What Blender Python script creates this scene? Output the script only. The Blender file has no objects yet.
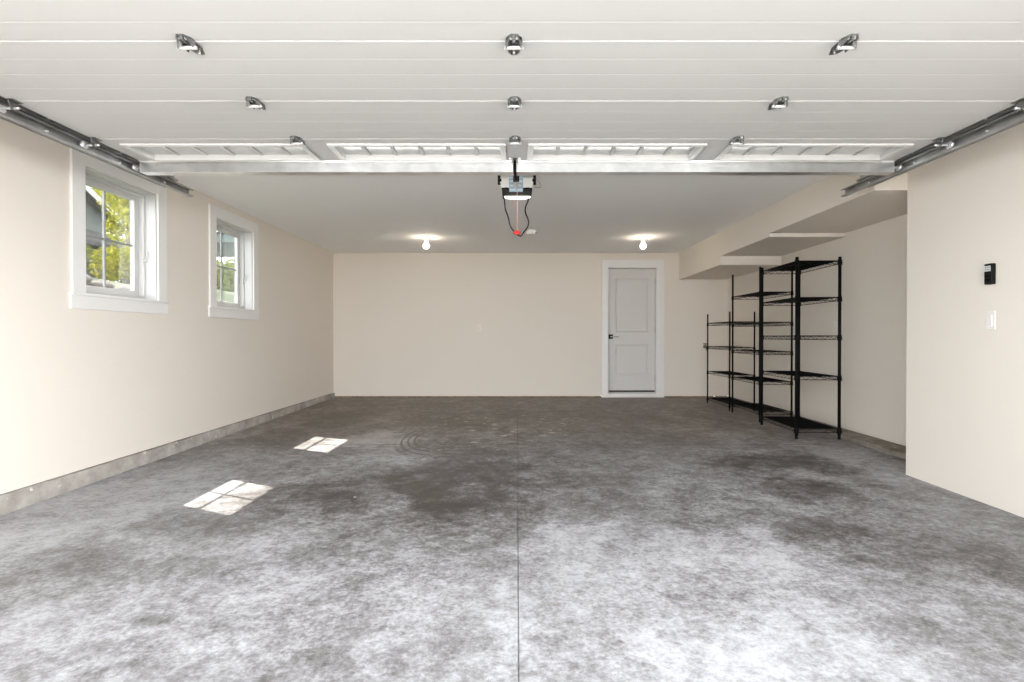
import bpy, bmesh, math, random
from mathutils import Vector, Matrix
random.seed(11)
C = bpy.context.scene.collection
SC = bpy.context.scene
PI = math.pi

# ------------------------------------------------------------------ helpers
class MB:
    """collects shapes; build() links them as one mesh object"""
    def __init__(s): s.v = []; s.f = []; s.sm = []
    def _add(s, vs, fs, smooth=False):
        n = len(s.v); s.v += [tuple(v) for v in vs]
        for f in fs: s.f.append(tuple(n+i for i in f)); s.sm.append(smooth)
    def box(s, a, b):
        (x0,y0,z0),(x1,y1,z1) = a, b
        if x0>x1: x0,x1=x1,x0
        if y0>y1: y0,y1=y1,y0
        if z0>z1: z0,z1=z1,z0
        s._add([(x0,y0,z0),(x1,y0,z0),(x1,y1,z0),(x0,y1,z0),(x0,y0,z1),(x1,y0,z1),(x1,y1,z1),(x0,y1,z1)],
               [(3,2,1,0),(4,5,6,7),(0,1,5,4),(1,2,6,5),(2,3,7,6),(3,0,4,7)])
        return s
    def hexa(s, p):      # eight corners: bottom ring, top ring
        s._add(p, [(3,2,1,0),(4,5,6,7),(0,1,5,4),(1,2,6,5),(2,3,7,6),(3,0,4,7)]); return s
    def cyl(s, p0, p1, r0, r1=None, n=10, caps=True, smooth=True):
        p0=Vector(p0); p1=Vector(p1); r1 = r0 if r1 is None else r1
        d=(p1-p0).normalized(); u=d.orthogonal().normalized(); w=d.cross(u)
        vs=[]
        for p,r in ((p0,r0),(p1,r1)):
            for k in range(n):
                a=2*PI*k/n; vs.append(p+u*(r*math.cos(a))+w*(r*math.sin(a)))
        s._add(vs,[(k,(k+1)%n,n+(k+1)%n,n+k) for k in range(n)],smooth)
        if caps:
            s._add(vs[:n],[tuple(range(n-1,-1,-1))]); s._add(vs[n:],[tuple(range(n))])
        return s
    def tube(s, pts, r, n=8, closed=False):
        pts=[Vector(p) for p in pts]; N=len(pts); u=None; vs=[]
        for i in range(N):
            a=pts[i-1] if (i>0 or closed) else pts[i]; b=pts[(i+1)%N] if (i<N-1 or closed) else pts[i]
            d=(b-a).normalized()
            if u is None: u=d.orthogonal().normalized()
            u=(u-d*u.dot(d)).normalized(); w=d.cross(u)
            for k in range(n):
                t=2*PI*k/n; vs.append(pts[i]+u*(r*math.cos(t))+w*(r*math.sin(t)))
        fs=[]
        for i in range(N if closed else N-1):
            j=(i+1)%N
            for k in range(n): fs.append((i*n+k,i*n+(k+1)%n,j*n+(k+1)%n,j*n+k))
        s._add(vs,fs,True)
        if not closed:
            s._add(vs[:n],[tuple(range(n-1,-1,-1))]); s._add(vs[-n:],[tuple(range(n))])
        return s
    def prism(s, prof, axis, a, b):
        """closed profile (list of 2-D points) extruded along axis from a to b; x: (y,z)  y: (x,z)  z: (x,y)"""
        def P(p,t):
            return (t,p[0],p[1]) if axis=='x' else (p[0],t,p[1]) if axis=='y' else (p[0],p[1],t)
        n=len(prof); vs=[P(p,a) for p in prof]+[P(p,b) for p in prof]
        s._add(vs,[tuple(range(n)),tuple(range(2*n-1,n-1,-1))]+[(k,n+k,n+(k+1)%n,(k+1)%n) for k in range(n)])
        return s
    def lathe(s, prof, c=(0,0,0), n=24):
        """(r,z) profile spun about z at c"""
        vs=[]; m=len(prof)
        for r,z in prof:
            for k in range(n):
                a=2*PI*k/n; vs.append((c[0]+r*math.cos(a),c[1]+r*math.sin(a),c[2]+z))
        fs=[]
        for i in range(m-1):
            for k in range(n): fs.append((i*n+k,i*n+(k+1)%n,(i+1)*n+(k+1)%n,(i+1)*n+k))
        s._add(vs,fs,True)
        if prof[0][0]>1e-5: s._add(vs[:n],[tuple(range(n-1,-1,-1))])
        if prof[-1][0]>1e-5: s._add(vs[-n:],[tuple(range(n))])
        return s
    def build(s, name, m, parent=None, bevel=0, recalc=True, seg=2):
        me=bpy.data.meshes.new(name); me.from_pydata(s.v,[],s.f)
        for p,q in zip(me.polygons,s.sm): p.use_smooth=q
        if recalc:
            bm=bmesh.new(); bm.from_mesh(me)
            bmesh.ops.remove_doubles(bm,verts=bm.verts,dist=1e-6)
            bmesh.ops.recalc_face_normals(bm,faces=bm.faces); bm.to_mesh(me); bm.free()
        me.materials.append(m)
        o=bpy.data.objects.new(name,me); C.objects.link(o)
        if parent is not None: o.parent=parent
        if bevel:
            b=o.modifiers.new('bevel','BEVEL'); b.width=bevel; b.segments=seg; b.limit_method='ANGLE'; b.angle_limit=math.radians(40)
        return o

def thing(name,label,cat,loc=(0,0,0),group=None,rz=0):
    o=bpy.data.objects.new(name,None); C.objects.link(o); o.location=loc; o.rotation_euler=(0,0,rz)
    o.empty_display_size=.1
    o['label']=label; o['category']=cat
    if group: o['group']=group
    return o
def tag(o,label,cat,group=None):
    o['label']=label; o['category']=cat
    if group: o['group']=group
    return o
def struct(o,label=None,cat=None):
    o['kind']='structure'
    if label: o['label']=label
    if cat: o['category']=cat
    return o
def copy_tree(o,parent=None):
    c=o.copy(); C.objects.link(c)
    if parent is not None:
        c.parent=parent; c.matrix_parent_inverse=o.matrix_parent_inverse.copy()
    for ch in list(o.children): copy_tree(ch,c)
    return c

# ------------------------------------------------------------------ materials
def mat(name,col,rough=.5,metal=0,spec=.5,bump=0,bscale=40,var=0,vscale=3):
    m=bpy.data.materials.new(name); m.use_nodes=True
    N=m.node_tree.nodes; L=m.node_tree.links; b=N['Principled BSDF']
    b.inputs['Base Color'].default_value=(*col,1); b.inputs['Roughness'].default_value=rough
    b.inputs['Metallic'].default_value=metal; b.inputs['Specular IOR Level'].default_value=spec
    tc=N.new('ShaderNodeTexCoord')
    if var:
        n=N.new('ShaderNodeTexNoise'); n.inputs['Scale'].default_value=vscale; n.inputs['Detail'].default_value=5
        L.new(tc.outputs['Object'],n.inputs['Vector'])
        r=N.new('ShaderNodeValToRGB')
        r.color_ramp.elements[0].position=.3; r.color_ramp.elements[1].position=.7
        r.color_ramp.elements[0].color=(*[c*(1-var) for c in col],1); r.color_ramp.elements[1].color=(*[min(1,c*(1+var)) for c in col],1)
        L.new(n.outputs['Fac'],r.inputs['Fac']); L.new(r.outputs['Color'],b.inputs['Base Color'])
    if bump:
        n=N.new('ShaderNodeTexNoise'); n.inputs['Scale'].default_value=bscale; n.inputs['Detail'].default_value=6
        L.new(tc.outputs['Object'],n.inputs['Vector'])
        p=N.new('ShaderNodeBump'); p.inputs['Strength'].default_value=bump; p.inputs['Distance'].default_value=.01
        L.new(n.outputs['Fac'],p.inputs['Height']); L.new(p.outputs['Normal'],b.inputs['Normal'])
    return m
def emit(name,col,st):
    m=bpy.data.materials.new(name); m.use_nodes=True; N=m.node_tree.nodes
    b=N['Principled BSDF']; b.inputs['Base Color'].default_value=(*col,1)
    b.inputs['Emission Color'].default_value=(*col,1); b.inputs['Emission Strength'].default_value=st
    return m
def glass_mat(name,tint=(1,1,1),refl=.08):
    m=bpy.data.materials.new(name); m.use_nodes=True; N=m.node_tree.nodes; L=m.node_tree.links; N.clear()
    o=N.new('ShaderNodeOutputMaterial'); t=N.new('ShaderNodeBsdfTransparent'); g=N.new('ShaderNodeBsdfGlossy')
    t.inputs['Color'].default_value=(*tint,1); g.inputs['Roughness'].default_value=.02
    lw=N.new('ShaderNodeLayerWeight'); lw.inputs['Blend'].default_value=.25
    mu=N.new('ShaderNodeMath'); mu.operation='MULTIPLY_ADD'; mu.inputs[1].default_value=.35; mu.inputs[2].default_value=refl*.3
    mx=N.new('ShaderNodeMixShader')
    L.new(lw.outputs['Fresnel'],mu.inputs[0]); L.new(mu.outputs[0],mx.inputs[0]); L.new(t.outputs[0],mx.inputs[1]); L.new(g.outputs[0],mx.inputs[2]); L.new(mx.outputs[0],o.inputs[0])
    return m
def leaf_mat(name,c0,c1):
    m=bpy.data.materials.new(name); m.use_nodes=True; N=m.node_tree.nodes; L=m.node_tree.links; N.clear()
    o=N.new('ShaderNodeOutputMaterial'); d=N.new('ShaderNodeBsdfDiffuse'); t=N.new('ShaderNodeBsdfTranslucent'); mx=N.new('ShaderNodeMixShader')
    mx.inputs[0].default_value=.4
    g=N.new('ShaderNodeNewGeometry'); r=N.new('ShaderNodeValToRGB')
    r.color_ramp.elements[0].color=(*c0,1); r.color_ramp.elements[1].color=(*c1,1)
    L.new(g.outputs['Random Per Island'],r.inputs['Fac']); L.new(r.outputs[0],d.inputs[0]); L.new(r.outputs[0],t.inputs[0])
    L.new(d.outputs[0],mx.inputs[1]); L.new(t.outputs[0],mx.inputs[2]); L.new(mx.outputs[0],o.inputs[0])
    return m

M={}
M['wall']=mat('beige wall paint',(.77,.712,.635),.75,spec=.25,bump=.05,bscale=60)
M['ceil']=mat('white ceiling paint',(.93,.93,.925),.85,spec=.2,bump=.04,bscale=80)
M['trim']=mat('white gloss trim paint',(.80,.785,.765),.4,spec=.4)
M['vinyl']=mat('white vinyl frame',(.60,.595,.585),.4)
M['door']=mat('white door paint',(.63,.612,.59),.45)
M['panel']=mat('white embossed door steel',(.545,.538,.53),.5,spec=.35,bump=.03,bscale=120)
M['galv']=mat('galvanized steel',(.86,.86,.85),.30,metal=1,bump=.03,bscale=25,var=.12,vscale=8)
M['galvd']=mat('dark galvanized track steel',(.42,.42,.415),.42,metal=.9,var=.2,vscale=9)
M['hinge']=mat('zinc hinge steel',(.30,.30,.295),.38,metal=1,var=.2,vscale=30)
M['pin']=mat('bright zinc pin',(.85,.85,.84),.3,metal=.7)
M['black']=mat('black powder coat',(.003,.003,.003),.6,spec=.12)
M['blackp']=mat('black plastic',(.006,.006,.006),.5,spec=.2)
M['whitep']=mat('white plastic',(.90,.89,.87),.45,spec=.3)
M['blue']=mat('pale blue label',(.36,.50,.62),.5)
M['bluel']=mat('light label print',(.68,.76,.82),.5)
M['lens']=mat('frosted lens',(.93,.93,.93),.3)
M['red']=mat('red plastic',(.75,.01,.01),.4)
M['rope']=mat('pink release rope',(.75,.38,.38),.8)
M['lcd']=mat('grey lcd',(.62,.64,.64),.3)
M['lcdt']=mat('lcd print',(.1,.1,.1),.5)
M['brass']=mat('dull spigot metal',(.25,.22,.15),.45,metal=.6)
M['plate']=mat('ivory plate',(.80,.755,.67),.45)
M['satin']=mat('satin nickel',(.45,.44,.42),.35,metal=1)
M['glass']=glass_mat('window glass')
M['dglass']=mat('door lite with painted reflection',(.50,.505,.50),.12,spec=.6)  # opaque pale tone stands in for the floor reflected in the glass
M['grille']=mat('grey lite grille',(.50,.50,.495),.5)
M['muntin']=mat('grey white muntin',(.30,.30,.305),.5)
M['lframe']=mat('white lite frame',(.62,.612,.60),.4)
M['bulb']=emit('lit bulb',(1,.86,.68),52)
M['lamp']=emit('lit opener lens',(1,.95,.88),2)
M['wood']=mat('bare plate wood',(.22,.145,.09),.8,var=.45,vscale=14)
M['drive']=mat('pale driveway concrete',(.42,.415,.40),.85,var=.12,vscale=1.5)
M['grey']=mat('grey rubber',(.30,.30,.30),.6)

# concrete kerb
def concrete(name,c0,c1,spot):
    m=bpy.data.materials.new(name); m.use_nodes=True; N=m.node_tree.nodes; L=m.node_tree.links; b=N['Principled BSDF']
    b.inputs['Roughness'].default_value=.85; b.inputs['Specular IOR Level'].default_value=.25
    tc=N.new('ShaderNodeTexCoord'); n=N.new('ShaderNodeTexNoise'); n.inputs['Scale'].default_value=5; n.inputs['Detail'].default_value=8; n.inputs['Roughness'].default_value=.65
    r=N.new('ShaderNodeValToRGB'); r.color_ramp.elements[0].position=.32; r.color_ramp.elements[1].position=.68
    r.color_ramp.elements[0].color=(*c0,1); r.color_ramp.elements[1].color=(*c1,1)
    n2=N.new('ShaderNodeTexNoise'); n2.inputs['Scale'].default_value=13; n2.inputs['Detail'].default_value=4
    r2=N.new('ShaderNodeValToRGB'); r2.color_ramp.elements[0].position=.66; r2.color_ramp.elements[1].position=.70
    mx=N.new('ShaderNodeMixRGB'); mx.inputs[2].default_value=(*spot,1)
    L.new(tc.outputs['Object'],n.inputs['Vector']); L.new(tc.outputs['Object'],n2.inputs['Vector'])
    L.new(n.outputs['Fac'],r.inputs['Fac']); L.new(n2.outputs['Fac'],r2.inputs['Fac']); L.new(r2.outputs[0],mx.inputs[0]); L.new(r.outputs[0],mx.inputs[1]); L.new(mx.outputs[0],b.inputs['Base Color'])
    bp=N.new('ShaderNodeBump'); bp.inputs['Strength'].default_value=.5; bp.inputs['Distance'].default_value=.01
    n3=N.new('ShaderNodeTexNoise'); n3.inputs['Scale'].default_value=40; n3.inputs['Detail'].default_value=5
    L.new(tc.outputs['Object'],n3.inputs['Vector']); L.new(n3.outputs['Fac'],bp.inputs['Height']); L.new(bp.outputs[0],b.inputs['Normal'])
    return m
M['kerb']=concrete('rough kerb concrete',(.27,.245,.215),(.50,.47,.43),(.66,.64,.61))
M['kerbr']=concrete('brown kerb concrete',(.15,.13,.10),(.32,.29,.25),(.5,.49,.46))

def floor_material():
    m=bpy.data.materials.new('stained concrete floor'); m.use_nodes=True; N=m.node_tree.nodes; L=m.node_tree.links; b=N['Principled BSDF']
    tc=N.new('ShaderNodeTexCoord'); V=tc.outputs['Object']
    def math_(op,a,b_=None,c=None,clamp=False):
        n=N.new('ShaderNodeMath'); n.operation=op; n.use_clamp=clamp
        for i,x in enumerate((a,b_,c)):
            if x is None: continue
            if isinstance(x,(int,float)): n.inputs[i].default_value=x
            else: L.new(x,n.inputs[i])
        return n.outputs[0]
    def noise(scale,detail=6,rough=.6,dist=0,off=(0,0,0),sc=(1,1,1)):
        mp=N.new('ShaderNodeMapping'); mp.inputs['Location'].default_value=off; mp.inputs['Scale'].default_value=sc; L.new(V,mp.inputs['Vector'])
        n=N.new('ShaderNodeTexNoise'); n.inputs['Scale'].default_value=scale; n.inputs['Detail'].default_value=detail; n.inputs['Roughness'].default_value=rough; n.inputs['Distortion'].default_value=dist
        L.new(mp.outputs[0],n.inputs['Vector']); return n.outputs['Fac']
    def ramp(x,a,b_):
        n=N.new('ShaderNodeMapRange'); n.interpolation_type='SMOOTHSTEP'
        n.inputs['From Min'].default_value=a; n.inputs['From Max'].default_value=b_; L.new(x,n.inputs['Value']); return n.outputs[0]
    # warped coordinates, so that stains have ragged outlines
    sx=N.new('ShaderNodeSeparateXYZ'); L.new(V,sx.inputs[0]); X,Y=sx.outputs[0],sx.outputs[1]
    wx=noise(1.1,5,.6,0,(5,1,0)); wy=noise(1.1,5,.6,0,(1,9,0))
    Xw=math_('MULTIPLY_ADD',math_('SUBTRACT',wx,.5),1.5,X); Yw=math_('MULTIPLY_ADD',math_('SUBTRACT',wy,.5),1.5,Y)
    def blob(cx,cy,rx,ry,edge=.55):
        a=math_('DIVIDE',math_('SUBTRACT',Xw,cx),rx); c=math_('DIVIDE',math_('SUBTRACT',Yw,cy),ry)
        d=math_('SQRT',math_('ADD',math_('MULTIPLY',a,a),math_('MULTIPLY',c,c)))
        return ramp(d,1.25,edge)
    def total(lst):
        t=None
        for args,w in lst:
            s=math_('MULTIPLY',blob(*args),w); t=s if t is None else math_('ADD',t,s)
        return t
    dark=total(STAINS_DARK); light=total(STAINS_LIGHT)
    n1=noise(.55,6,.6,.4); n2=noise(1.9,9,.68,.6,(3,2,0),(1,.8,1)); n3=noise(9,8,.7,.3); n4=noise(60,4,.7)
    v=math_('MULTIPLY_ADD',math_('SUBTRACT',n1,.5),.45,.545)
    v=math_('MULTIPLY_ADD',math_('SUBTRACT',n2,.5),1.05,v)
    v=math_('MULTIPLY_ADD',math_('SUBTRACT',n3,.5),1.05,v)
    v=math_('MULTIPLY_ADD',math_('SUBTRACT',n4,.5),.8,v)
    v=math_('MULTIPLY_ADD',math_('SUBTRACT',noise(24,8,.75,.2,(6,6,0)),.5),1.0,v)
    n6=noise(4.5,9,.72,.4,(4,8,0)); dark=math_('MULTIPLY',dark,math_('MULTIPLY_ADD',math_('SUBTRACT',n6,.5),4.0,1.0,))
    v=math_('SUBTRACT',v,dark); v=math_('ADD',v,light)
    r=N.new('ShaderNodeValToRGB'); L.new(math_('ADD',v,0,clamp=True),r.inputs['Fac'])
    e=r.color_ramp.elements
    e[0].position=0; e[0].color=(.045,.040,.037,1); e[1].position=1; e[1].color=(.43,.43,.445,1)
    for p,c in ((.25,(.108,.100,.096)),(.5,(.205,.199,.201)),(.75,(.335,.332,.342))):
        q=e.new(p); q.color=(*c,1)
    col=r.outputs[0]
    def over(base,fac,c):
        n=N.new('ShaderNodeMixRGB'); L.new(fac,n.inputs[0]); L.new(base,n.inputs[1]); n.inputs[2].default_value=(*c,1); return n.outputs[0]
    # brownish tone toward the back of the slab
    brown=math_('MULTIPLY',ramp(Yw,4.4,6.8),.75)
    tint=N.new('ShaderNodeMixRGB'); tint.blend_type='MULTIPLY'; L.new(brown,tint.inputs[0]); L.new(col,tint.inputs[1]); tint.inputs[2].default_value=(1.0,.86,.74,1); col=tint.outputs[0]
    # paint flecks
    vo=N.new('ShaderNodeTexVoronoi'); vo.inputs['Scale'].default_value=6.5; vo.inputs['Randomness'].default_value=1; L.new(V,vo.inputs['Vector'])
    fn=noise(30,3,.6)
    fl=ramp(math_('MULTIPLY_ADD',math_('SUBTRACT',fn,.5),.9,vo.outputs['Distance']),.26,.14)
    area=blob(-.35,6.35,1.25,1.25,.5)
    sel=ramp(noise(2.6,3,.6,0,(7,7,0)),.47,.53)
    fl=math_('MULTIPLY',math_('MULTIPLY',fl,sel),math_('MULTIPLY',area,.85)); col=over(col,fl,(.50,.46,.42))
    vo2=N.new('ShaderNodeTexVoronoi'); vo2.inputs['Scale'].default_value=3.4; L.new(V,vo2.inputs['Vector'])
    fl2=math_('MULTIPLY',ramp(math_('MULTIPLY_ADD',math_('SUBTRACT',fn,.5),.12,vo2.outputs['Distance']),.05,.03),ramp(noise(1.3,2,.5,0,(2,3,1)),.56,.6))
    col=over(col,math_('MULTIPLY',fl2,.7),(.6,.59,.57))
    # trowel arcs
    ax=math_('SUBTRACT',X,-.78); ay=math_('SUBTRACT',Y,5.75); d=math_('SQRT',math_('ADD',math_('MULTIPLY',ax,ax),math_('MULTIPLY',math_('MULTIPLY',ay,ay),.22)))
    ring=math_('SINE',math_('MULTIPLY',d,2*PI/.06)); ring=ramp(ring,.1,.9)
    band=math_('MULTIPLY',ramp(d,.20,.22),ramp(d,.44,.42)); half=ramp(ax,.02,-.06)
    col=over(col,math_('MULTIPLY',math_('MULTIPLY',ring,band),math_('MULTIPLY',half,.6)),(.10,.09,.08))
    # hairline construction joint across the slab
    tj=math_('ABSOLUTE',math_('SUBTRACT',math_('MULTIPLY_ADD',math_('SUBTRACT',wx,.5),.1,Y),5.38)); col=over(col,math_('MULTIPLY',ramp(tj,.022,.006),.4),(.07,.065,.06))
    L.new(col,b.inputs['Base Color'])
    rr=N.new('ShaderNodeMapRange'); rr.inputs['To Min'].default_value=.42; rr.inputs['To Max'].default_value=.75; L.new(v,rr.inputs['Value']); L.new(rr.outputs[0],b.inputs['Roughness'])
    b.inputs['Specular IOR Level'].default_value=.35
    bp=N.new('ShaderNodeBump'); bp.inputs['Strength'].default_value=.25; bp.inputs['Distance'].default_value=.004; L.new(math_('ADD',n3,n4),bp.inputs['Height']); L.new(bp.outputs[0],b.inputs['Normal'])
    return m
# (centre x, centre y, radius x, radius y), weight
STAINS_DARK=[((-.35,3.9,.5,1.1),.24),((.3,3.6,.5,.5),.15),((2.2,4.5,.5,.35),.28),((1.95,3.75,.45,.25),.28),((2.0,2.8,.6,.4),.16),((-1.55,3.5,.5,.45),.18),
 ((-2.3,6.2,.5,1.3),.18),((-.5,7.0,.8,.7),.14),((-.75,3.6,.6,.5),.2),((-.1,4.8,1.2,1.2),.13),((0,8.0,4.0,1.6),.08),((.9,5.9,1.0,.6),.10),((-1.55,2.5,.35,.2),.16),((-1.2,2.2,.25,.2),.14),((.75,2.35,.3,.15),.12),((1.5,2.2,.5,.3),.10)]
STAINS_LIGHT=[((-2.6,3.5,.7,1.0),.20),((-1.42,5.7,.32,.4),.22),((-1.1,4.9,.45,.45),.12),((2.8,4.7,.35,.9),.15),((.8,2.7,.8,.5),.15),((.9,4.6,.7,.5),.08),((1.0,2.1,1.1,.5),.14),((-1.9,2.9,.9,.7),.08),((-1.0,2.15,.9,.45),.10)]
M['floor']=floor_material()

# ------------------------------------------------------------------ the setting
EYE=1.015
BACK=9.333; FRONT=1.25
XL=-3.06; XR=3.51; XN=2.95; YN=4.24
CZ=2.407
def fz(y): return -.0065*(BACK-y)

def grid_floor():
    """sloping slab with a saw-cut joint down the middle"""
    b=MB(); g=.005; gw=.0026; d=.007
    xs=[-3.30,g-gw,g-gw*.7,g+gw*.7,g+gw,3.68]; dz=[0,0,-d,-d,0,0]
    y0,y1=FRONT-.05,BACK+.16
    top=[[(x,y,fz(y)+z) for x,z in zip(xs,dz)] for y in (y0,y1)]
    n=len(xs); vs=top[0]+top[1]+[(-3.30,y0,-.3),(3.68,y0,-.3),(-3.30,y1,-.3),(3.68,y1,-.3)]
    fs=[(i,i+1,n+i+1,n+i) for i in range(n-1)]
    a=2*n
    fs+=[tuple([a]+[a+1]+list(range(n-1,-1,-1))),tuple([a+3,a+2]+list(range(n,2*n))),(a,a+2,a+3,a+1),(0,n,a+2,a),(n-1,a+1,a+3,2*n-1)]
    b._add(vs,fs); return b
struct(grid_floor().build('floor',M['floor']),'stained grey concrete garage floor with a saw-cut joint','floor')

W1Y=(3.957,4.76); W2Y=(5.68,6.483); WZ=(1.32,2.22)
wl=MB()
X0,X1=XL-.166,XL
zb=.0795
def lw(y0,y1,z0,z1): wl.box((X0,y0,z0),(X1,y1,z1))
lw(FRONT-.05,W1Y[0],zb,CZ); lw(W1Y[1],W2Y[0],zb,CZ); lw(W2Y[1],BACK+.16,zb,CZ)
for w in (W1Y,W2Y): lw(w[0],w[1],zb,WZ[0]); lw(w[0],w[1],WZ[1],CZ)
struct(wl.build('wall_left',M['wall'],recalc=False))

DX=(1.522,2.322); DZ=2.163
wb=MB()
wb.box((XL,BACK,.02),(DX[0],BACK+.15,CZ)); wb.box((DX[1],BACK,.02),(XR,BACK+.15,CZ)); wb.box((DX[0],BACK,DZ),(DX[1],BACK+.15,CZ))
struct(wb.build('wall_back',M['wall'],recalc=False))

wr=MB()
wr.box((XN,FRONT-.05,fz(2)-.02),(XN+.14,YN,CZ)); wr.box((XN+.14,YN-.14,fz(4)-.03),(XR+.15,YN,CZ)); wr.box((XR,YN,.026),(XR+.15,BACK+.15,CZ))
struct(wr.build('wall_right',M['wall'],recalc=False))

wf=MB()
wf.box((-3.30,FRONT-.15,-.1),(-2.46,FRONT,CZ)); wf.box((2.46,FRONT-.15,-.1),(3.1,FRONT,CZ)); wf.box((-2.46,FRONT-.15,2.13),(2.46,FRONT,CZ))
struct(wf.build('wall_front',M['wall'],recalc=False))

struct(MB().box((-3.35,FRONT-.15,CZ),(3.7,BACK+.2,CZ+.25)).build('ceiling',M['ceil']),'smooth white garage ceiling','ceiling')
# boxed-in stair underside: three steps, one closed profile
sp=[(YN,2.12),(6.0,2.12),(6.0,2.082),(7.44,2.082),(7.44,1.965),(BACK,1.965),(BACK,CZ),(YN,CZ)]
struct(MB().prism(sp,'x',2.70,XR).build('ceiling_soffit',M['wall']),'stepped beige soffit boxed in above the shelving alcove','soffit')

# kerbs and plate
def kerb(name,x0,x1,y0,y1,top,m,seed):
    """poured kerb with a slightly ragged top edge on the room side"""
    rnd=random.Random(seed); n=90; vs=[];fs=[]
    for i in range(n+1):
        y=y0+(y1-y0)*i/n; j=rnd.uniform(-.004,.004); k=rnd.uniform(-.006,.003)
        vs+=[(x0,y,-.2),(x1+j*.5,y,-.2),(x1+j,y,top+k),(x0,y,top+k*.5)]
    for i in range(n):
        a=4*i; b=a+4
        for q in range(4): fs.append((a+q,a+(q+1)%4,b+(q+1)%4,b+q))
    fs+=[(0,1,2,3),(4*n+3,4*n+2,4*n+1,4*n)]
    b=MB(); b._add(vs,fs); return struct(b.build(name,m))
kerb('baseboard_left',XL-.16,XL+.022,FRONT-.05,BACK+.15,.077,M['kerb'],3)
kerb('baseboard_right',XR+.15,3.30,YN,BACK,.02,M['kerbr'],5)
bb=MB(); bb.box((XL,BACK-.004,-.01),(1.40,BACK+.1,.021)); bb.box((2.46,BACK-.004,-.01),(3.28,BACK+.1,.021))
struct(bb.build('baseboard_back',M['wood']))

# ------------------------------------------------------------------ windows
def make_window(name):
    """local axes: x into the room (0 = wall face), y along the wall from the opening's near edge, z world"""
    r=bpy.data.objects.new(name,None); C.objects.link(r); r['kind']='structure'
    w=W1Y[1]-W1Y[0]; z0,z1=WZ; c=.117
    cs=MB()
    cs.box((0,-c,z0-.0),(.019,0,z1+.112)); cs.box((0,w,z0-.0),(.019,w+c,z1+.112)); cs.box((0,-.0,z1),(.019,w+.0,z1+.112))
    cs.build('casing',M['trim'],r,.002)
    MB().box((0,-c-.012,z0-.112),(.017,w+c+.012,z0-.016)).build('apron',M['trim'],r,.002)
    MB().box((-.11,-c-.018,z0-.02),(.03,w+c+.018,z0+.0)).build('sill',M['trim'],r,.003)
    lin=MB(); t=.012
    lin.box((-.10,0,z0),(0.0,t,z1)); lin.box((-.10,w-t,z0),(0,w,z1)); lin.box((-.10,t,z1-t),(0,w-t,z1))
    lin.build('jamb_lining',M['vinyl'],r)
    def ring(y0,y1,a0,a1,t,x0,x1,nm,m,bv=.003,par=r):
        q=MB(); q.box((x0,y0,a0),(x1,y0+t,a1)); q.box((x0,y1-t,a0),(x1,y1,a1)); q.box((x0,y0+t,a0),(x1,y1-t,a0+t)); q.box((x0,y0+t,a1-t),(x1,y1-t,a1))
        return q.build(nm,m,par,bv)
    ring(0,w,z0,z1,.034,-.166,-.085,'window_frame',M['vinyl'])
    sa=ring(.034,w-.034,z0+.018,z1-.018,.057,-.162,-.126,'sash',M['vinyl'],.004)
    y0,y1,a0,a1=.091,w-.091,z0+.075,z1-.075
    MB().box((-.152,y0-.005,a0-.005),(-.146,y1+.005,a1+.005)).build('pane',M['glass'],sa)
    mu=MB(); ym=(y0+y1)/2; am=(a0+a1)/2
    mu.box((-.157,ym-.008,a0),(-.141,ym+.008,a1)); mu.box((-.157,y0,am-.008),(-.141,ym-.008,am+.008)); mu.box((-.157,ym+.008,am-.008),(-.141,y1,am+.008))
    mu.build('muntin',M['muntin'],sa,.002)
    la=MB(); la.box((-.105,w-.04,z0+.30),(-.088,w-.018,z0+.36)); la.tube([(-.088,w-.029,z0+.33),(-.066,w-.030,z0+.335),(-.058,w-.033,z0+.37),(-.055,w-.034,z0+.41)],.007,8)
    la.build('window_latch',M['vinyl'],r,.002)
    return r
w=make_window('window_1'); w.location=(XL,W1Y[0],0)
w['label']='white framed four-pane window nearer the overhead door'; w['category']='window'
w2=copy_tree(w); w2.name='window_2'; w2.location=(XL,W2Y[0],0)
w2['label']='white framed four-pane window nearer the back wall'; w2['category']='window'

# ------------------------------------------------------------------ back door
d=bpy.data.objects.new('door_1',None); C.objects.link(d); d['kind']='structure'
d['label']='white two-panel entry door with black and silver lever in back wall'; d['category']='door'
Y=BACK
q=MB(); q.box((1.412,Y-.02,0),(DX[0],Y,2.293)); q.box((DX[1],Y-.02,0),(2.452,Y,2.293)); q.box((DX[0],Y-.02,DZ),(DX[1],Y,2.293)); q.box((DX[0],Y-.02,0),(DX[1],Y,.062))
q.build('casing',M['trim'],d,.003)
q=MB(); q.box((DX[0]-.012,Y,.0),(DX[0]+.004,Y+.15,DZ)); q.box((DX[1]-.004,Y,0),(DX[1]+.012,Y+.15,DZ)); q.box((DX[0]+.004,Y,DZ-.006),(DX[1]-.004,Y+.15,DZ+.01))
q.build('jamb',M['trim'],d)
MB().box((DX[0],Y-.005,.0),(DX[1],Y+.14,.082)).build('threshold',mat('threshold grey',(.55,.56,.57),.45),d,.004)
q=MB(); q.box((DX[0]-.01,Y+.127,.02),(DX[0]+.02,Y+.149,DZ)); q.box((DX[1]-.02,Y+.127,.02),(DX[1]+.01,Y+.149,DZ)); q.box((DX[0],Y+.127,DZ-.03),(DX[1],Y+.149,DZ+.01)); q.build('door_stop',M['trim'],d)
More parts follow.
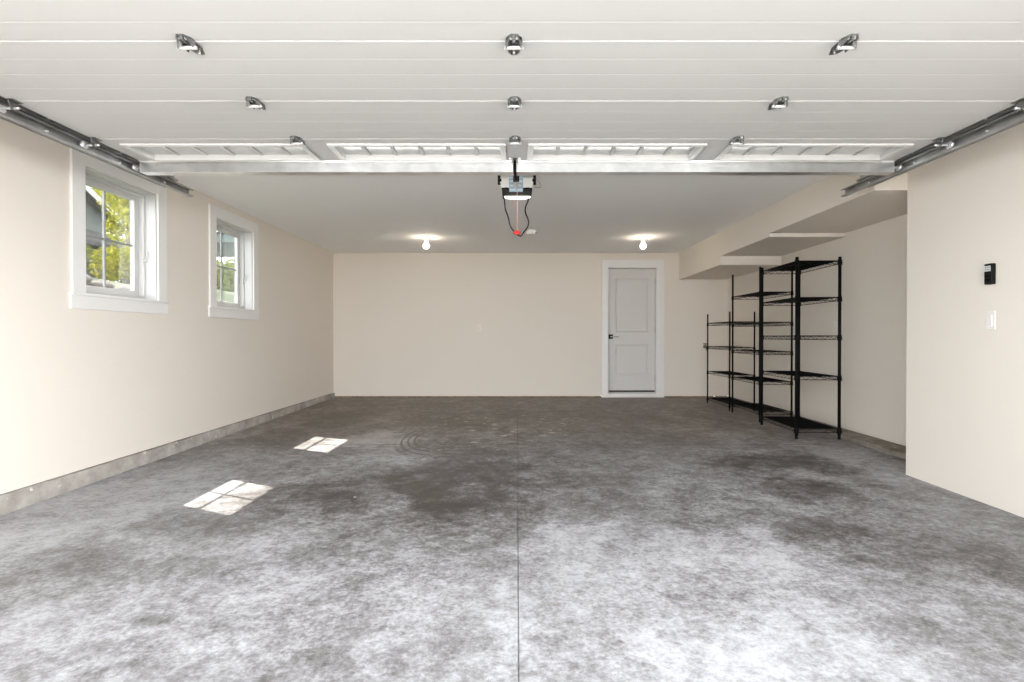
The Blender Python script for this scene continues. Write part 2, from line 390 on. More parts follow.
# slab with two raised-and-fielded panels
def panel_slab():
    b=MB(); yf=Y+.085; th=.04; x0,x1=1.529,2.316; z0,z1=.106,2.152
    P=[(1.652,2.205,.976+.10,1.99),(1.652,2.205,.36,.88)]
    # front face as frame pieces so the panels can sink in
    zc=[z0,P[1][2],P[1][3],P[0][2],P[0][3],z1]
    b.box((x0,yf,z0),(P[0][0],yf+th,z1)); b.box((P[0][1],yf,z0),(x1,yf+th,z1))
    for a,c in ((z0,zc[1]),(zc[2],zc[3]),(zc[4],z1)): b.box((P[0][0],yf,a),(P[0][1],yf+th,c))
    for (a0,a1,c0,c1) in P:
        prev=(a0,a1,c0,c1,yf)
        for ins,dy in ((.006,.010),(.016,.011),(.030,.004),(.036,.004)):
            cur=(a0+ins,a1-ins,c0+ins,c1-ins,yf+dy)
            A=[(prev[0],prev[4],prev[2]),(prev[1],prev[4],prev[2]),(prev[1],prev[4],prev[3]),(prev[0],prev[4],prev[3])]
            Bq=[(cur[0],cur[4],cur[2]),(cur[1],cur[4],cur[2]),(cur[1],cur[4],cur[3]),(cur[0],cur[4],cur[3])]
            b._add(A+Bq,[(k,(k+1)%4,4+(k+1)%4,4+k) for k in range(4)]); prev=cur
        b._add(Bq,[(0,1,2,3)]); b.box((a0,yf+.02,c0),(a1,yf+th,c1))
    return b
panel_slab().build('slab',M['door'],d,recalc=False)
MB().box((1.529,Y+.08,.084),(2.316,Y+.13,.108)).build('door_sweep',M['blackp'],d)
hd=MB().box((1.540,Y+.070,.975),(1.612,Y+.086,1.050)).build('handle_plate',M['black'],d,.003)
MB().cyl((1.578,Y+.071,1.012),(1.578,Y+.03,1.012),.011,n=12).tube([(1.578,Y+.034,1.012),(1.60,Y+.028,1.012),(1.70,Y+.03,1.012)],.0095,10).build('lever',M['satin'],hd)
hg=None
for hz in (.32,1.13,1.95):
    MB().cyl((2.319,Y+.082,hz-.05),(2.319,Y+.082,hz+.05),.007,n=10).build('hinge',M['satin'],d)

# ------------------------------------------------------------------ overhead garage door
DY=[1.63,2.162,2.709,3.228,3.76]; DF=2.151; TH=.045; HW=2.44
gd=thing('garage_door','white sectional overhead garage door raised open below the ceiling','garage door',(0,0,0))
def section_profile(y0,y1,beads=3):
    """(y,z) outline: inner face at DF with shallow V beads, rounded joint lips"""
    pts=[(y0+.0015,DF+TH),(y0+.0015,DF+.006),(y0+.006,DF)]
    for k in range(1,beads+1):
        yb=y0+(y1-y0)*k/(beads+1); pts+=[(yb-.006,DF),(yb-.002,DF+.0007),(yb+.002,DF+.0007),(yb+.006,DF)]
    pts+=[(y1-.006,DF),(y1-.0015,DF+.006),(y1-.0015,DF+TH)]
    return pts
for i in range(3):
    MB().prism(section_profile(DY[i],DY[i+1]),'x',-HW,HW).build('door_section',M['panel'],gd)
# top section: frame pieces around four lites
LX=[(-2.33,-1.27),(-1.11,-.08),(.08,1.11),(1.27,2.33)]; LY=(3.318,3.600)
ts=MB(); ts.prism([(DY[3]+.0015,DF+TH),(DY[3]+.0015,DF+.006),(DY[3]+.006,DF),(LY[0],DF),(LY[0],DF+TH)],'x',-HW,HW)
ts.box((-HW,LY[1],DF),(HW,DY[4],DF+TH))
xs=[-HW]+[v for p in LX for v in p]+[HW]
for k in range(0,len(xs),2): ts.box((xs[k],LY[0],DF),(xs[k+1],LY[1],DF+TH))
top=ts.build('door_section',M['panel'],gd,recalc=False)
for (a,b_) in LX:
    fr=MB(); t=.032; z0,z1=DF-.010,DF+.01
    # bevelled frame: outer ring raised below the face
    for (p0,p1,s0,s1) in (((a-t*.4,LY[0]-t*.35),(b_+t*.4,LY[0]+t*.65),0,0),((a-t*.4,LY[1]-t*.65),(b_+t*.4,LY[1]+t*.35),0,0),((a-t*.4,LY[0]+t*.65),(a+t*.6,LY[1]-t*.65),0,0),((b_-t*.6,LY[0]+t*.65),(b_+t*.4,LY[1]-t*.65),0,0)):
        fr.box((p0[0],p0[1],z0),(p1[0],p1[1],DF+.030))
    f=fr.build('window_frame',M['lframe'],top,.005)
    MB().box((a+.012,LY[0]+.012,DF+.024),(b_-.012,LY[1]-.012,DF+.028)).build('pane',M['dglass'],f)
    gr=MB(); n=6
    for k in range(1,n):
        x=a+(b_-a)*k/n; gr.box((x-.010,LY[0]+.025,DF+.017),(x+.010,LY[1]-.025,DF+.0235))
    gr.build('grille',M['grille'],f)
# strut: U channel bolted to the top section
st=MB(); sy0,sy1,sz=3.632,3.700,DF-.070; t=.003
st.prism([(sy0-.018,DF-.002),(sy0,DF-.002),(sy0,sz),(sy1,sz),(sy1,DF-.002),(sy1+.018,DF-.002),(sy1+.018,DF-.002-t),(sy1+t,DF-.002-t),(sy1+t,sz-t),(sy0-t,sz-t),(sy0-t,DF-.002-t),(sy0-.018,DF-.002-t)],'x',-HW,HW)
st.build('strut',M['galv'],gd)

def hinge_meshes():
    """centre hinge, local origin on the door face at the joint; z down is negative"""
    leaf=MB(); h=.026; wd=.033; t=.003
    def plate(b,p,z0,z1):
        n=len(p); b._add([(x,y,z0) for x,y in p]+[(x,y,z1) for x,y in p],[tuple(range(n)),tuple(range(2*n-1,n-1,-1))]+[(k,n+k,n+(k+1)%n,(k+1)%n) for k in range(n)])
    plate(leaf,[(-.012,-.052),(.012,-.052),(.030,-.026),(wd,-.004),(-wd,-.004),(-.030,-.026)],-t,0)
    for q in (-1,1):        # folded cheeks that carry the pin
        x0=q*wd; x1=q*(wd-.004)
        leaf._add([(q*.014,-.048,-t),(x0,-.004,-t),(x0,.007,-h-.006),(x0,-.008,-h-.006),(q*.011,-.048,-t),(x1,-.004,-t),(x1,.007,-h-.006),(x1,-.008,-h-.006)],[(0,1,2,3),(4,5,6,7),(0,1,5,4),(1,2,6,5),(2,3,7,6),(3,0,4,7)])
    leaf.box((-.006,-.042,-.014),(.006,-.012,-t))
    far=MB()
    plate(far,[(-wd+.005,.002),(wd-.005,.002),(.030,.050),(.012,.100),(-.012,.100),(-.030,.050)],-t,0)
    far.box((-.022,.0,-h+.004),(-.018,.045,-t)); far.box((.018,.0,-h+.004),(.022,.045,-t)); far.box((-.022,.0,-h+.001),(.022,.020,-h+.004))
    pin=MB(); pin.cyl((-wd-.003,0,-h),(wd+.003,0,-h),.0075,n=12)
    bolt=[MB().cyl((x,y,-t-.006),(x,y,0),.0055,n=6,smooth=False) for x,y in ((-.012,-.03),(.012,-.03),(0,.082))]
    return leaf,far,pin,bolt
proto=None
for j in (1,2,3):
    for x in (-1.268,-.012,1.268):
        if proto is None:
            hp=bpy.data.objects.new('hinge',None); C.objects.link(hp); hp.parent=gd
            lf,fa,pi_,bo=hinge_meshes()
            lf.build('hinge_leaf',M['hinge'],hp); fa.build('hinge_leaf',M['hinge'],hp); pi_.build('hinge_pin',M['pin'],hp); [q.build('bolt',M['pin'],hp) for q in bo]
            proto=hp
        else: hp=copy_tree(proto,gd)
        hp.location=(x,DY[j],DF)
# roller hinges at both edges
rp=None
for s in (-1,1):
    for y in (2.162,2.709,3.228,3.66):
        r=bpy.data.objects.new('roller',None); C.objects.link(r); r.parent=gd; r.location=(s*HW,y,DF)
        b=MB(); b.box((-s*.034,-.03,-.003),(-s*.006,.03,0));
        b.hexa([(-s*.014,-.018,-.044),(-s*.010,-.018,-.044),(-s*.010,.018,-.044),(-s*.014,.018,-.044),(-s*.014,-.028,0),(-s*.010,-.028,0),(-s*.010,.028,0),(-s*.014,.028,0)])
        b.cyl((-s*.032,0,-.036),(-s*.004,0,-.036),.009,n=12)
        b.build('bracket',M['hinge'],r)
        MB().cyl((-s*.040,0,-.036),(s*.045,0,-.036),.006,n=10).build('stem',M['pin'],r)
        MB().cyl((s*.042,0,-.036),(s*.060,0,-.036),.022,n=20).build('wheel',M['pin'],r)
# top centre arm bracket
ab=MB(); ab.box((-.05,3.560,DF-.004),(.024,3.630,DF)); ab.box((-.032,3.570,DF-.03),(-.028,3.628,DF)); ab.box((.000,3.570,DF-.03),(.004,3.628,DF)); ab.cyl((-.038,3.600,DF-.018),(.010,3.600,DF-.018),.005)
ab.build('arm_bracket',M['hinge'],gd)

# ------------------------------------------------------------------ tracks
def track(s,label):
    t=thing('door_track',label,'door track',(0,0,0),'double horizontal tracks of the overhead door')
    k=.0022
    def C_prof(z0,z1,xo,dep):
        """open toward the door: web at xo, lips folded back"""
        a=xo; b=xo-s*dep; lip=.010
        return [(a,z0),(b,z0),(b,z0+lip),(b+s*k,z0+lip),(b+s*k,z0+k),(a-s*k,z0+k),(a-s*k,z1-k),(b+s*k,z1-k),(b+s*k,z1-lip),(b,z1-lip),(b,z1),(a,z1)]
    MB().prism(C_prof(2.084,2.140,s*2.515,.034),'y',FRONT+.01,4.30).build('lower_track',M['galvd'],t)
    MB().prism(C_prof(2.148,2.206,s*2.508,.034),'y',FRONT+.01,4.10).build('upper_track',M['galvd'],t)
    # punched angle that ties both rails and runs along them
    MB().prism([(s*2.5152,2.078),(s*2.5182,2.078),(s*2.5182,2.215),(s*2.550,2.215),(s*2.550,2.218),(s*2.5152,2.218)],'y',FRONT+.01,4.02).build('track_angle',M['galvd'],t)
    for y in (1.9,2.45,3.0,3.55,4.0):
        for p0,p1 in (((s*2.505,y,2.112),(s*2.528,y,2.112)),((s*2.498,y,2.177),(s*2.528,y,2.177))): MB().cyl(p0,p1,.0065,n=6,smooth=False).build('bolt',M['pin'],t)
    for y in (2.2,3.72): MB().box((s*2.5182,y-.016,2.20),(s*2.5212,y+.016,CZ)).box((s*2.5212,y-.016,CZ-.003),(s*2.555,y+.016,CZ)).build('hanger_strap',M['galvd'],t)
    return t
track(-1,'grey steel double door track running along the window side')
track(1,'grey steel double door track running along the switch side')

# ------------------------------------------------------------------ opener
op=thing('garage_opener','white motorised door opener head with blue label hung from ceiling','door opener',(0,4.7,0))
oy=4.70
body=MB(); body.prism([(-.140,2.350),(.135,2.350),(.139,2.31),(.126,2.262),(-.126,2.262),(-.143,2.31)],'y',0,.36).build('motor_housing',M['whitep'],op,.012,seg=3)
MB().box((-.128,.004,2.250),(.128,.352,2.263)).build('vent_band',M['blackp'],op,.003)
ln=MB(); n=14; zc=[(-.112+.232*k/n, 2.250-.014*math.sin(PI*k/n)**.55) for k in range(n+1)]
ln.prism([(-.112,2.252)]+zc+[(.120,2.252)],'y',.235,.31).build('light_lens',M['lamp'],op)
lb=MB().box((-.066,-.003,2.226),(.050,.001,2.372)).build('label_plate',M['blue'],op)
pr=MB()
for x0,x1 in ((-.060,-.012),(-.002,.044)):
    for k in range(4): pr.box((x0,-.0045,2.236+.034*k),(x1-.012*(k%2),-.0028,2.249+.034*k+.004*(k%3)))
pr.build('label_print',M['bluel'],lb)
for x in (-.10,-.088,.082,.094): MB().box((x-.003,-.002,2.256),(x+.003,.002,2.266)).build('vent_slot',M['blackp'],op)
for s,xx in ((-1,-.150),(1,.148)):
    b=MB(); b.box((xx-.012,.02,2.29),(xx+.012,.024,CZ)); b.box((xx-.012,.024,CZ-.004),(xx+.012,.07,CZ)); b.cyl((xx-s*.02,.012,2.325),(xx+s*.010,.012,2.325),.016,n=14)
    b.build('hanger_strap',M['blackp'],op)
# rail from the header to the head
rl=MB(); rl.prism([(-.022,2.255),(.010,2.255),(.010,2.262),(-.002,2.262),(-.002,2.288),(.010,2.288),(.010,2.292),(-.022,2.292),(-.022,2.288),(-.010,2.288),(-.010,2.262),(-.022,2.262)],'y',FRONT-oy+.005,.02)
rl.build('rail',M['galv'],op)
MB().box((-.030,-.36,2.236),(.018,-.26,2.258)).build('trolley',M['blackp'],op,.004)
MB().tube([(-.014,3.603-oy,2.142),(-.014,3.600-oy,2.09),(-.013,3.605-oy,2.062),(-.012,3.66-oy,2.052),(-.010,3.80-oy,2.075),(-.008,4.10-oy,2.155),(-.005,4.39-oy,2.240)],.010,8).build('arm',M['black'],op)
# release rope and handle
MB().tube([(.0,-.31,2.24),(.002,-.31,2.05),(.0,-.31,1.84)],.0028,6).build('release_rope',M['rope'],op)
MB().cyl((-.028,-.31,1.826),(.028,-.31,1.826),.012,n=14).cyl((0,-.31,1.812),(0,-.31,1.846),.011,n=12).build('release_handle',M['red'],op,.004)
cd=[(504.5,198.5,4.74),(504.7,203,4.74),(505.3,209,4.72),(507,214,4.69),(508.6,219,4.65),(509.6,224,4.61),(511.3,228,4.55),(514,231.5,4.47),(517,234.3,4.43),(519.5,236,4.44),(521.5,235.6,4.47),(524,232,4.52),(527,228,4.57),(528.6,224,4.62),(528.2,220,4.66),(526.4,215.5,4.69),(525.2,211,4.71),(526,206,4.73),(527.8,202,4.74),(528.5,198.5,4.74)]
F=560
def px(x,y,Y): return ((x-517)*Y/F, Y, EYE+(336.5-y)*Y/F)
def smooth(pts,k=4):
    out=[]
    P=[Vector(p) for p in pts]
    for i in range(len(P)-1):
        a=P[max(i-1,0)];b=P[i];c=P[i+1];e=P[min(i+2,len(P)-1)]
        for j in range(k):
            t=j/k; out.append(.5*((2*b)+(c-a)*t+(2*a-5*b+4*c-e)*t*t+(3*b-a-3*c+e)*t**3))
    out.append(P[-1]); return out
MB().tube([(p[0],p[1]-oy,p[2]) for p in smooth([px(*c) for c in cd])],.0055,7).build('cord',M['blackp'],op)
MB().tube([(p[0],p[1]-oy,p[2]) for p in smooth([px(534,179,4.75),px(537,180,4.8),px(541.5,187,4.8),px(538,187.8,4.8),px(534.5,188,4.8)],3)],.002,5).build('antenna_wire',M['grey'],op)

# ------------------------------------------------------------------ ceiling lamps, smoke detector
def lamp(x,y,label):
    t=thing('ceiling_lamp',label,'ceiling lamp',(x,y,CZ),'bare bulb ceiling lamps')
    MB().lathe([(.058,0),(.058,-.010),(.050,-.020),(.030,-.026),(.028,-.060),(.020,-.064)],(0,0,0),28).build('lampholder',M['whitep'],t)
    MB().lathe([(.013,-.062),(.014,-.072),(.024,-.082),(.036,-.097),(.042,-.115),(.042,-.126),(.036,-.144),(.022,-.158),(.0,-.163)],(0,0,0),24).build('bulb',M['bulb'],t)
    return t
lamp(-1.273,7.87,'lit bare bulb in white ceiling holder, left one, farther from the door')
lamp(1.771,7.87,'lit bare bulb in white ceiling holder, right one, before the door')
sd=thing('smoke_detector','small round white smoke alarm on ceiling behind the opener','smoke alarm',(.185,7.35,CZ))
MB().lathe([(.066,0),(.066,-.030),(.058,-.050),(.040,-.056),(.0,-.057)],(0,0,0),28).build('housing',M['whitep'],sd)
MB().cyl((.055,-.02,-.035),(.075,-.03,-.035),.012,n=12).build('sounder',M['grey'],sd)

# ------------------------------------------------------------------ wire shelving
def shelving(label,x0,x1,y0,y1,height,tiers,post_r,wire,step,rz=0):
    fl=fz((y0+y1)/2)
    t=thing('wire_shelving',label,'shelving unit',((x0+x1)/2,(y0+y1)/2,fl),'black wire shelving units',rz)
    hx,hy=(x1-x0)/2,(y1-y0)/2
    pm=MB().cyl((0,0,.028),(0,0,height),post_r,n=14)
    k=.10
    while k<height-.02:                     # stamped grooves
        pm.cyl((0,0,k),(0,0,k+.003),post_r*1.06,n=14); k+=.025*2
    pm.lathe([(post_r*1.02,height),(post_r*1.02,height+.004),(post_r*.8,height+.009),(0,height+.010)],(0,0,0),14)
    pmesh=None
    fm=MB().cyl((0,0,.006),(0,0,.03),.007,n=8).cyl((0,0,0),(0,0,.028),post_r*.95,post_r*.85,n=14)
    for sx in (-1,1):
        for sy in (-1,1):
            if pmesh is None:
                p=pm.build('post',M['black'],t); f=fm.build('foot',M['blackp'],p); pmesh=p
                p.location=(sx*hx,sy*hy,0)
            else:
                p=copy_tree(pmesh,t); p.location=(sx*hx,sy*hy,0)
    sh=MB(); hh=.034
    ax,ay=hx-post_r*.4,hy-post_r*.4
    for z in (0,-hh):
        e=.0032
        for s in (-1,1):
            sh.cyl((-ax,s*ay,z),(ax,s*ay,z),e,n=6); sh.cyl((s*ax,-ay,z),(s*ax,ay,z),e,n=6)
    def zig(p,q):
        L=(Vector(q)-Vector(p)).length; n=max(2,int(L/.042)); pts=[]
        for i in range(n+1):
            a=Vector(p).lerp(Vector(q),i/n); a.z=-.002 if i%2 else -hh+.002; pts.append(a)
        sh.tube(pts,.0022,5)
    for s in (-1,1): zig((-ax,s*ay,0),(ax,s*ay,0)); zig((s*ax,-ay,0),(s*ax,ay,0))
    n=int(2*ay/step)
    for i in range(1,n): 
        y=-ay+2*ay*i/n; sh.cyl((-ax,y,.004),(ax,y,.004),wire,n=5,caps=False)
    for x in (-.5,0,.5): sh.cyl((x*ax*1.1,-ay,-.002),(x*ax*1.1,ay,-.002),.003,n=5)
    for sx in (-1,1):
        for sy in (-1,1): sh.cyl((sx*hx,sy*hy,-hh-.006),(sx*hx,sy*hy,.010),post_r*1.55,post_r*1.25,n=14)
    s0=None
    for z in tiers:
        if s0 is None: s0=sh.build('shelf',M['black'],t,recalc=False); s0.location=(0,0,z)
        else:
            s=s0.copy(); C.objects.link(s); s.location=(0,0,z)
    return t
shelving('tallest five-tier black wire rack nearest the camera, its top shelf on the post tips',2.845,3.268,5.65,6.54,1.83,[.10,.632,1.04,1.43,1.80],.0155,.0026,.020,-.042)
shelving('slim five-tier black wire rack with bare post tips in the middle',2.915,3.298,6.72,7.57,1.855,[.125,.485,.845,1.20,1.565],.0115,.0017,.028)
shelving('low four-tier black wire rack nearest the back wall',2.925,3.265,7.70,8.59,1.355,[.085,.49,.87,1.225],.0105,.0016,.028)

# ------------------------------------------------------------------ small wall things
def wall_control():
    t=thing('door_switch','black wall button panel with small grey display above the switch','wall control',(XN,3.478,EYE+.388))
    MB().box((-.030,-.028,-.064),(0,.028,.064)).build('housing',M['blackp'],t,.005)
    s=MB().box((-.0315,-.022,.016),(-.0295,.026,.050)).build('display',M['lcd'],t)
    q=MB()
    for z in (.036,.024): 
        for k in range(3): q.box((-.0320,-.014+.012*k,z),(-.0312,-.008+.012*k,z+.007))
    q.build('display_digits',M['lcdt'],s)
    for z in (-.012,-.036): MB().box((-.034,-.018,z-.009),(-.030,.020,z+.007)).build('button',M['black'],t,.002)
    return t
wall_control()
M['swp']=mat('soft white switch plastic',(.80,.775,.735),.5,spec=.3)
sw=thing('light_switch','white rocker light switch on the right wall below the black control','light switch',(XN,3.487,EYE+.100))
MB().box((-.006,-.036,-.060),(0,.036,.060)).build('cover_plate',M['swp'],sw,.003)
MB().hexa([(-.006,-.017,-.034),(-.006,.017,-.034),(-.006,.017,.034),(-.006,-.017,.034),(-.009,-.016,-.033),(-.009,.016,-.033),(-.013,.016,.033),(-.013,-.016,.033)]).build('rocker',M['swp'],sw,.001)
def outlet(name,label,loc,axis):
    t=thing(name,label,'wall outlet',loc)
    if axis=='x': t.rotation_euler=(0,0,-PI/2)
    MB().box((-.036,-.006,-.059),(.036,0,.059)).build('cover_plate',M['plate'],t,.003)
    for z in (-.022,.022):
        f=MB().box((-.016,-.009,z-.014),(.016,-.005,z+.014)).build('socket_face',M['plate'],t,.003)
        MB().box((-.008,-.0098,z-.004),(-.005,-.0085,z+.008)).box((.005,-.0098,z-.004),(.008,-.0085,z+.008)).build('slot',M['grey'],f)
    return t
outlet('wall_outlet','beige socket plate on the alcove wall behind the tallest rack',(XR,6.18,EYE+.11),'x')
outlet('wall_outlet','small beige socket plate in the middle of the back wall',((479.5-517)/60,BACK,EYE+.145),'y')
sg=thing('hose_spigot','small dull metal spigot on back wall beside the low rack','spigot',(3.13,BACK,.845))
MB().cyl((0,0,0),(0,-.012,0),.03,n=18).build('flange',M['brass'],sg)
MB().cyl((0,0,0),(0,-.06,0),.013,n=12).tube([(0,-.05,0),(0,-.085,0),(0,-.1,-.02),(0,-.105,-.06)],.014,10).build('spout',M['brass'],sg)
MB().cyl((0,-.055,.01),(0,-.055,.045),.006,n=8).cyl((-.04,-.055,.048),(.04,-.055,.048),.010,n=10).build('tap_handle',M['brass'],sg)

# ------------------------------------------------------------------ outside
struct(MB().hexa([(-9,-16,-.40),(9,-16,-.40),(9,1.2,-.40),(-9,1.2,-.40),(-9,-16,-.16),(9,-16,-.16),(9,1.2,-.062),(-9,1.2,-.062)]).build('driveway',M['drive']),'pale concrete driveway in front of the garage','driveway')
# planted bank rising beside the window wall
M['lawn']=mat('lawn',(.026,.04,.005),.9,var=.35,vscale=2,bump=.6,bscale=30)
def bank_z(x,y):
    t=min(max((-3.35-x)/7.2,0),1); return .75+1.75*t*t*(3-2*t)+.12*math.sin(y*.7+x*.5)*t+max(0,-x-14)*.03
b=MB(); nx,ny=28,34; vs=[];fs=[]
for i in range(nx+1):
    for j in range(ny+1):
        x=-3.33-(i/nx)**1.5*34; y=1.3+46*j/ny; vs.append((x,y,bank_z(x,y)))
for i in range(nx):
    for j in range(ny):
        a=i*(ny+1)+j; fs.append((a,a+1,a+ny+2,a+ny+1))
b._add(vs,fs,True); o=b.build('lawn_bank',M['lawn']); o['kind']='structure'; o['label']='grassy bank outside the windows'; o['category']='lawn'

M['bark']=mat('bark',(.10,.075,.055),.9,bump=.6,bscale=20)
M['leaf_y']=leaf_mat('yellow green leaves',(.075,.10,.007),(.29,.27,.025))
M['leaf_g']=leaf_mat('green leaves',(.05,.08,.015),(.15,.19,.04))
M['leaf_d']=leaf_mat('dark spruce needles',(.008,.018,.011),(.025,.042,.026))
M['leaf_h']=leaf_mat('hedge leaves',(.045,.064,.016),(.15,.165,.05))
def leaves(clusters,n,size,rnd,squash=1):
    b=MB()
    for _ in range(n):
        c,r=rnd.choice(clusters)
        while True:
            p=Vector((rnd.uniform(-1,1),rnd.uniform(-1,1),rnd.uniform(-1,1)))
            if p.length<1: break
        p=p.normalized()*(p.length**.4); q=Vector(c)+Vector((p.x*r,p.y*r,p.z*r*squash))
        u=Vector((rnd.gauss(0,1),rnd.gauss(0,1),rnd.gauss(0,1))).normalized(); w=u.orthogonal().normalized(); s=size*rnd.uniform(.6,1.3)
        b._add([q-u*s,q+w*s*.45,q+u*s,q-w*s*.45],[(0,1,2,3)])
    return b
def tree(name,label,x,y,h,r,leafm,n,size,seed,group=None,trunk=.14):
    rnd=random.Random(seed); z=bank_z(x,y)-.1; t=thing(name,label,'tree',(x,y,z),group)
    tb=MB(); tb.cyl((0,0,0),(0,0,h*.7),trunk,trunk*.4,n=9); cl=[]
    for k in range(9):
        a=rnd.uniform(0,2*PI); hh=h*rnd.uniform(.35,.9); rr=r*rnd.uniform(.3,.75)*(1.25-hh/h*.6)
        e=(rr*math.cos(a),rr*math.sin(a),hh); tb.cyl((0,0,hh*.7),e,trunk*.32,trunk*.12,n=6); cl.append((e,r*rnd.uniform(.4,.62)))
    cl.append(((0,0,h*.8),r*.6))
    tb.build('trunk',M['bark'],t); leaves(cl,n,size,rnd).build('crown',leafm,t,recalc=False); return t
def bush(name,label,x,y,h,r,leafm,n,size,seed,group=None):
    rnd=random.Random(seed); z=bank_z(x,y)-.05; t=thing(name,label,'shrub',(x,y,z),group); cl=[]; sb=MB()
    for k in range(7):
        a=rnd.uniform(0,2*PI); q=r*rnd.uniform(.1,.6); e=(q*math.cos(a),q*math.sin(a),h*rnd.uniform(.35,.75)); cl.append((e,r*.5)); sb.cyl((0,0,0),e,.02,.008,n=5)
    sb.build('stems',M['bark'],t); leaves(cl,n,size,rnd,h/r*.6).build('foliage',leafm,t,recalc=False); return t
tree('maple_tree','sunlit yellow-green tree filling the right half of the nearer window',-11.0,16.8,4.6,1.3,M['leaf_y'],9000,.055,1)
tree('birch_tree','yellow-green tree partly hidden behind the first, farther up the bank',-19.2,27.7,7.0,2.1,M['leaf_y'],6000,.085,2)
tree('spruce_tree','dark green tree rising behind the grey house',-25.6,34.2,9.5,2.5,M['leaf_d'],7000,.15,3)
tree('oak_tree','tall green tree seen against white sky in the farther window',-14.6,28.6,2.5,1.05,M['leaf_g'],3600,.06,4)
bush('golden_shrub','low golden shrub at the foot of the nearer window view',-9.9,14.3,1.0,.8,M['leaf_y'],2600,.045,5)
bush('leafy_shrub','pale green shrub in front of the grey house',-9.75,12.4,.9,.55,M['leaf_h'],1800,.04,6)
for k,(x,y,h,r_) in enumerate([(-15.9,21.4,2.4,.9),(-17.2,23.9,2.9,1.0),(-14.3,20.6,1.6,.55)]):
    bush('lilac_shrub',['tall green shrub just past the grey house corner','tallest green shrub behind the others past the grey house','lowest green shrub between the yellow tree and the hedge'][k],x,y,h,r_,M['leaf_h'] if k else M['leaf_g'],3600,.055,60+k,'shrubs past the grey house')
# clipped hedge seen through the farther window
rnd=random.Random(8); hx=thing('garden_hedge','dense green hedge behind the lawn in the farther window','hedge',(-12.2,24,bank_z(-12.2,24)-.1))
hb=MB()
for _ in range(7000):
    q=Vector((rnd.uniform(-.6,.6),rnd.uniform(-4.5,4.5),rnd.uniform(.05,1.75))); u=Vector((rnd.gauss(0,1),rnd.gauss(0,1),rnd.gauss(0,1))).normalized(); w_=u.orthogonal().normalized(); s=.10*rnd.uniform(.6,1.3)
    hb._add([q-u*s,q+w_*s*.5,q+u*s,q-w_*s*.5],[(0,1,2,3)])
hb.build('foliage',M['leaf_h'],hx,recalc=False)
for k in range(10): MB().cyl((0,-4.2+.93*k,0),(rnd.uniform(-.2,.2),-4.2+.93*k,1.3),.035,.015,n=6).build('stem',M['bark'],hx)
# stones
M['stone']=mat('pale fieldstone',(.06,.056,.05),.9,bump=.6,bscale=9,var=.2,vscale=4)
for k in range(7):
    rnd=random.Random(40+k); x=-7.6-.06*k+rnd.uniform(-.05,.05); y=9.6+.72*k; s=rnd.uniform(.18,.28)
    bm=bmesh.new(); bmesh.ops.create_icosphere(bm,subdivisions=3,radius=s)
    for v in bm.verts:
        n_=v.co.normalized(); v.co+=n_*s*.16*(math.sin(n_.x*5+k)+math.sin(n_.y*6+2*k)+math.sin(n_.z*5)); v.co.z*=.62
    me=bpy.data.meshes.new('boulder'); bm.to_mesh(me); bm.free(); me.materials.append(M['stone'])
    for p in me.polygons: p.use_smooth=True
    o=bpy.data.objects.new('boulder',me); C.objects.link(o); o.location=(x,y,bank_z(x,y)+s*.3)
    tag(o,'pale boulder in the rock edging below the shrubs outside the nearer window','boulder','boulders on the bank')
# grey neighbour house
M['siding']=bpy.data.materials.new('dark green grey lap siding')
def siding(m,c):
    m.use_nodes=True; N=m.node_tree.nodes; L=m.node_tree.links; b_=N['Principled BSDF']; b_.inputs['Base Color'].default_value=(*c,1); b_.inputs['Roughness'].default_value=.7
    tc=N.new('ShaderNodeTexCoord'); w_=N.new('ShaderNodeTexWave'); w_.wave_profile='SAW'; w_.bands_direction='Z'; w_.inputs['Scale'].default_value=1.1
    L.new(tc.outputs['Object'],w_.inputs['Vector']); bp=N.new('ShaderNodeBump'); bp.inputs['Strength'].default_value=.8; bp.inputs['Distance'].default_value=.03
    L.new(w_.outputs['Fac'],bp.inputs['Height']); L.new(bp.outputs[0],b_.inputs['Normal'])
siding(M['siding'],(.022,.030,.027))
M['xtrim']=mat('weathered white exterior trim',(.20,.20,.195),.6)
M['roof']=mat('charcoal shingles',(.02,.02,.022),.85,bump=.6,bscale=12,var=.3,vscale=6)
M['teal']=bpy.data.materials.new('pale teal lap siding'); siding(M['teal'],(.10,.13,.127))
nh=thing('neighbor_house','dark green-grey house with white window frames beyond the nearer window','house',(-14,14,1.9))
MB().prism([(-5,-.5),(4.9,-.5),(4.9,3.3),(-.05,5.6),(-5,3.3)],'x',-8,0).build('wall',M['siding'],nh)
MB().prism([(-5.4,3.05),(-.05,5.55),(5.3,3.05),(5.3,3.25),(-.05,5.8),(-5.4,3.25)],'x',-8.2,.35).build('roof',M['roof'],nh)
q=MB(); q.prism([(-5.4,3.0),(-.05,5.5),(5.3,3.0),(5.3,3.2),(-.05,5.74),(-5.4,3.2)],'x',.35,.40); q.build('rake_trim',M['xtrim'],nh)
MB().hexa([(0,-4.8,2.15),(1.3,-4.8,1.85),(1.3,4.95,1.85),(0,4.95,2.15),(0,-4.8,2.6),(1.3,-4.8,1.98),(1.3,4.95,1.98),(0,4.95,2.6)]).build('porch_roof',M['roof'],nh)
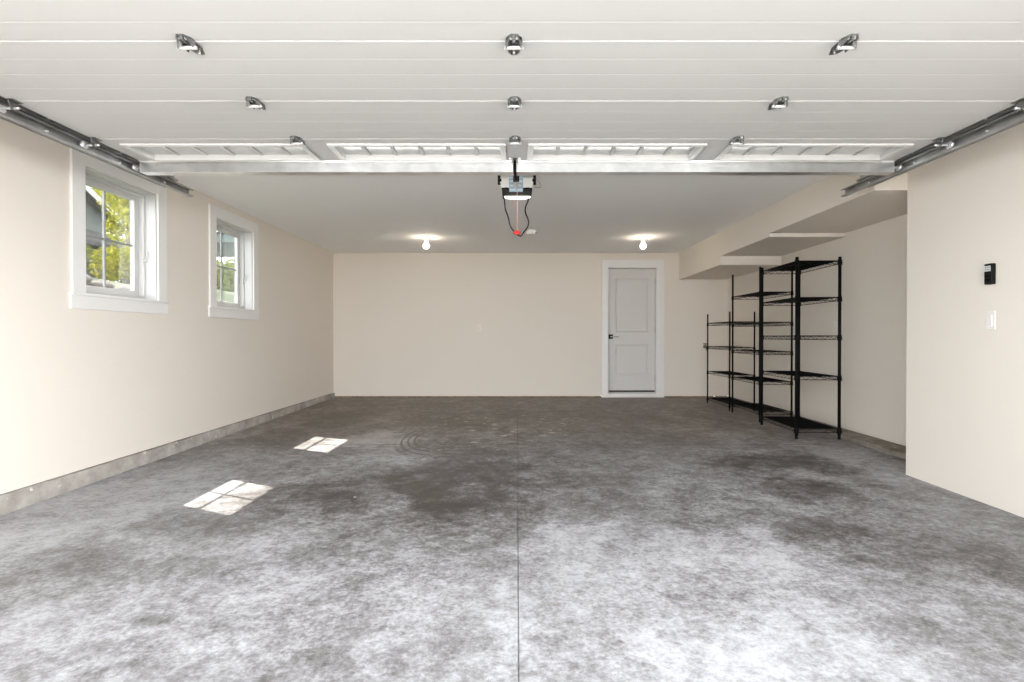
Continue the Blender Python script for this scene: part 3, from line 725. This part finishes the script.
for yy in (-3.5,-.5,2.6,4.1):
    f=MB(); w0,w1,a0,a1=yy-.55,yy+.55,.35,1.65
    f.box((0,w0,a0),(.05,w0+.08,a1)); f.box((0,w1-.08,a0),(.05,w1,a1)); f.box((0,w0,a0),(.05,w1,a0+.08)); f.box((0,w0,a1-.08),(.05,w1,a1)); f.box((0,w0,1.0),(.05,w1,1.05)); f.box((0,yy-.02,a0),(.05,yy+.02,a1))
    fo=f.build('window_frame',M['xtrim'],nh); MB().box((.002,w0+.05,a0+.05),(.012,w1-.05,a1-.05)).build('pane',mat('dark glass',(.03,.035,.04),.08),fo)
for yy in (-4.6,-1.4,1.7,4.8): MB().box((1.15,yy-.06,-.6),(1.27,yy+.06,1.9)).build('porch_post',M['xtrim'],nh)
# pale teal carport roof that cuts into the sky in the farther window
th=thing('carport','pale teal flat-roofed carport on tall white posts in the farther window','carport',(-18,34.5,2.3))
MB().box((-4,-3,4.0),(4,3,4.5)).build('roof',M['teal'],th,.03)
MB().box((-4.15,-3.15,4.5),(4.15,3.15,4.58)).build('roof_cap',M['roof'],th)
for sx in (-1,1):
    for sy in (-1,1): MB().box((sx*3.8-.07,sy*2.8-.07,-.4),(sx*3.8+.07,sy*2.8+.07,4.0)).build('post',M['xtrim'],th)

# ------------------------------------------------------------------ light
W=bpy.data.worlds.new('sky'); SC.world=W; W.use_nodes=True
bg=W.node_tree.nodes['Background']; bg.inputs[1].default_value=10.0
# hazy sky; extra brightness put in at right and horizon to light the interior
wn=W.node_tree.nodes; wl_=W.node_tree.links; wt=wn.new('ShaderNodeTexCoord'); wx_=wn.new('ShaderNodeSeparateXYZ'); wr_=wn.new('ShaderNodeValToRGB'); wm=wn.new('ShaderNodeMath')
wm.operation='MULTIPLY_ADD'; wm.inputs[1].default_value=.5; wm.inputs[2].default_value=.5
wr_.color_ramp.elements[0].color=(.60,.63,.67,1); wr_.color_ramp.elements[1].color=(1.12,1.15,1.18,1)
wl_.new(wt.outputs['Generated'],wx_.inputs[0]); wl_.new(wx_.outputs[0],wm.inputs[0]); wl_.new(wm.outputs[0],wr_.inputs[0]); wz=wn.new('ShaderNodeMapRange'); wz.inputs['From Min'].default_value=0; wz.inputs['From Max'].default_value=.8; wz.inputs['To Min'].default_value=13.5; wz.inputs['To Max'].default_value=6
wl_.new(wr_.outputs[0],bg.inputs[0]); wl_.new(wx_.outputs[2],wz.inputs['Value']); wl_.new(wz.outputs[0],bg.inputs[1])
sun=bpy.data.lights.new('sun','SUN'); sun.energy=26; sun.angle=math.radians(.55); sun.color=(1,.95,.86)
so=bpy.data.objects.new('sun',sun); C.objects.link(so)
so.rotation_euler=Vector((-.6995,.355,1)).to_track_quat('Z','Y').to_euler(); so.location=(-20,15,25)

# ------------------------------------------------------------------ camera
cam=bpy.data.cameras.new('camera'); co=bpy.data.objects.new('camera',cam); C.objects.link(co)
cam.sensor_width=36; cam.lens=F*36/1024; cam.clip_start=.05; cam.clip_end=300
co.location=(0,0,EYE); co.rotation_euler=(PI/2-math.atan(4.5/F),0,0); cam.shift_x=-5/1024
SC.camera=co
vs_=SC.view_settings; SC.display_settings.display_device='sRGB'
vs_.view_transform='Standard'; vs_.look='None'; vs_.exposure=-.07; vs_.gamma=1; vs_.use_curve_mapping=False
cy=SC.cycles; cy.use_denoising=True; cy.max_bounces=14; cy.diffuse_bounces=10; cy.glossy_bounces=5; cy.transparent_max_bounces=12
cy.sample_clamp_indirect=8; cy.caustics_reflective=False; cy.caustics_refractive=False
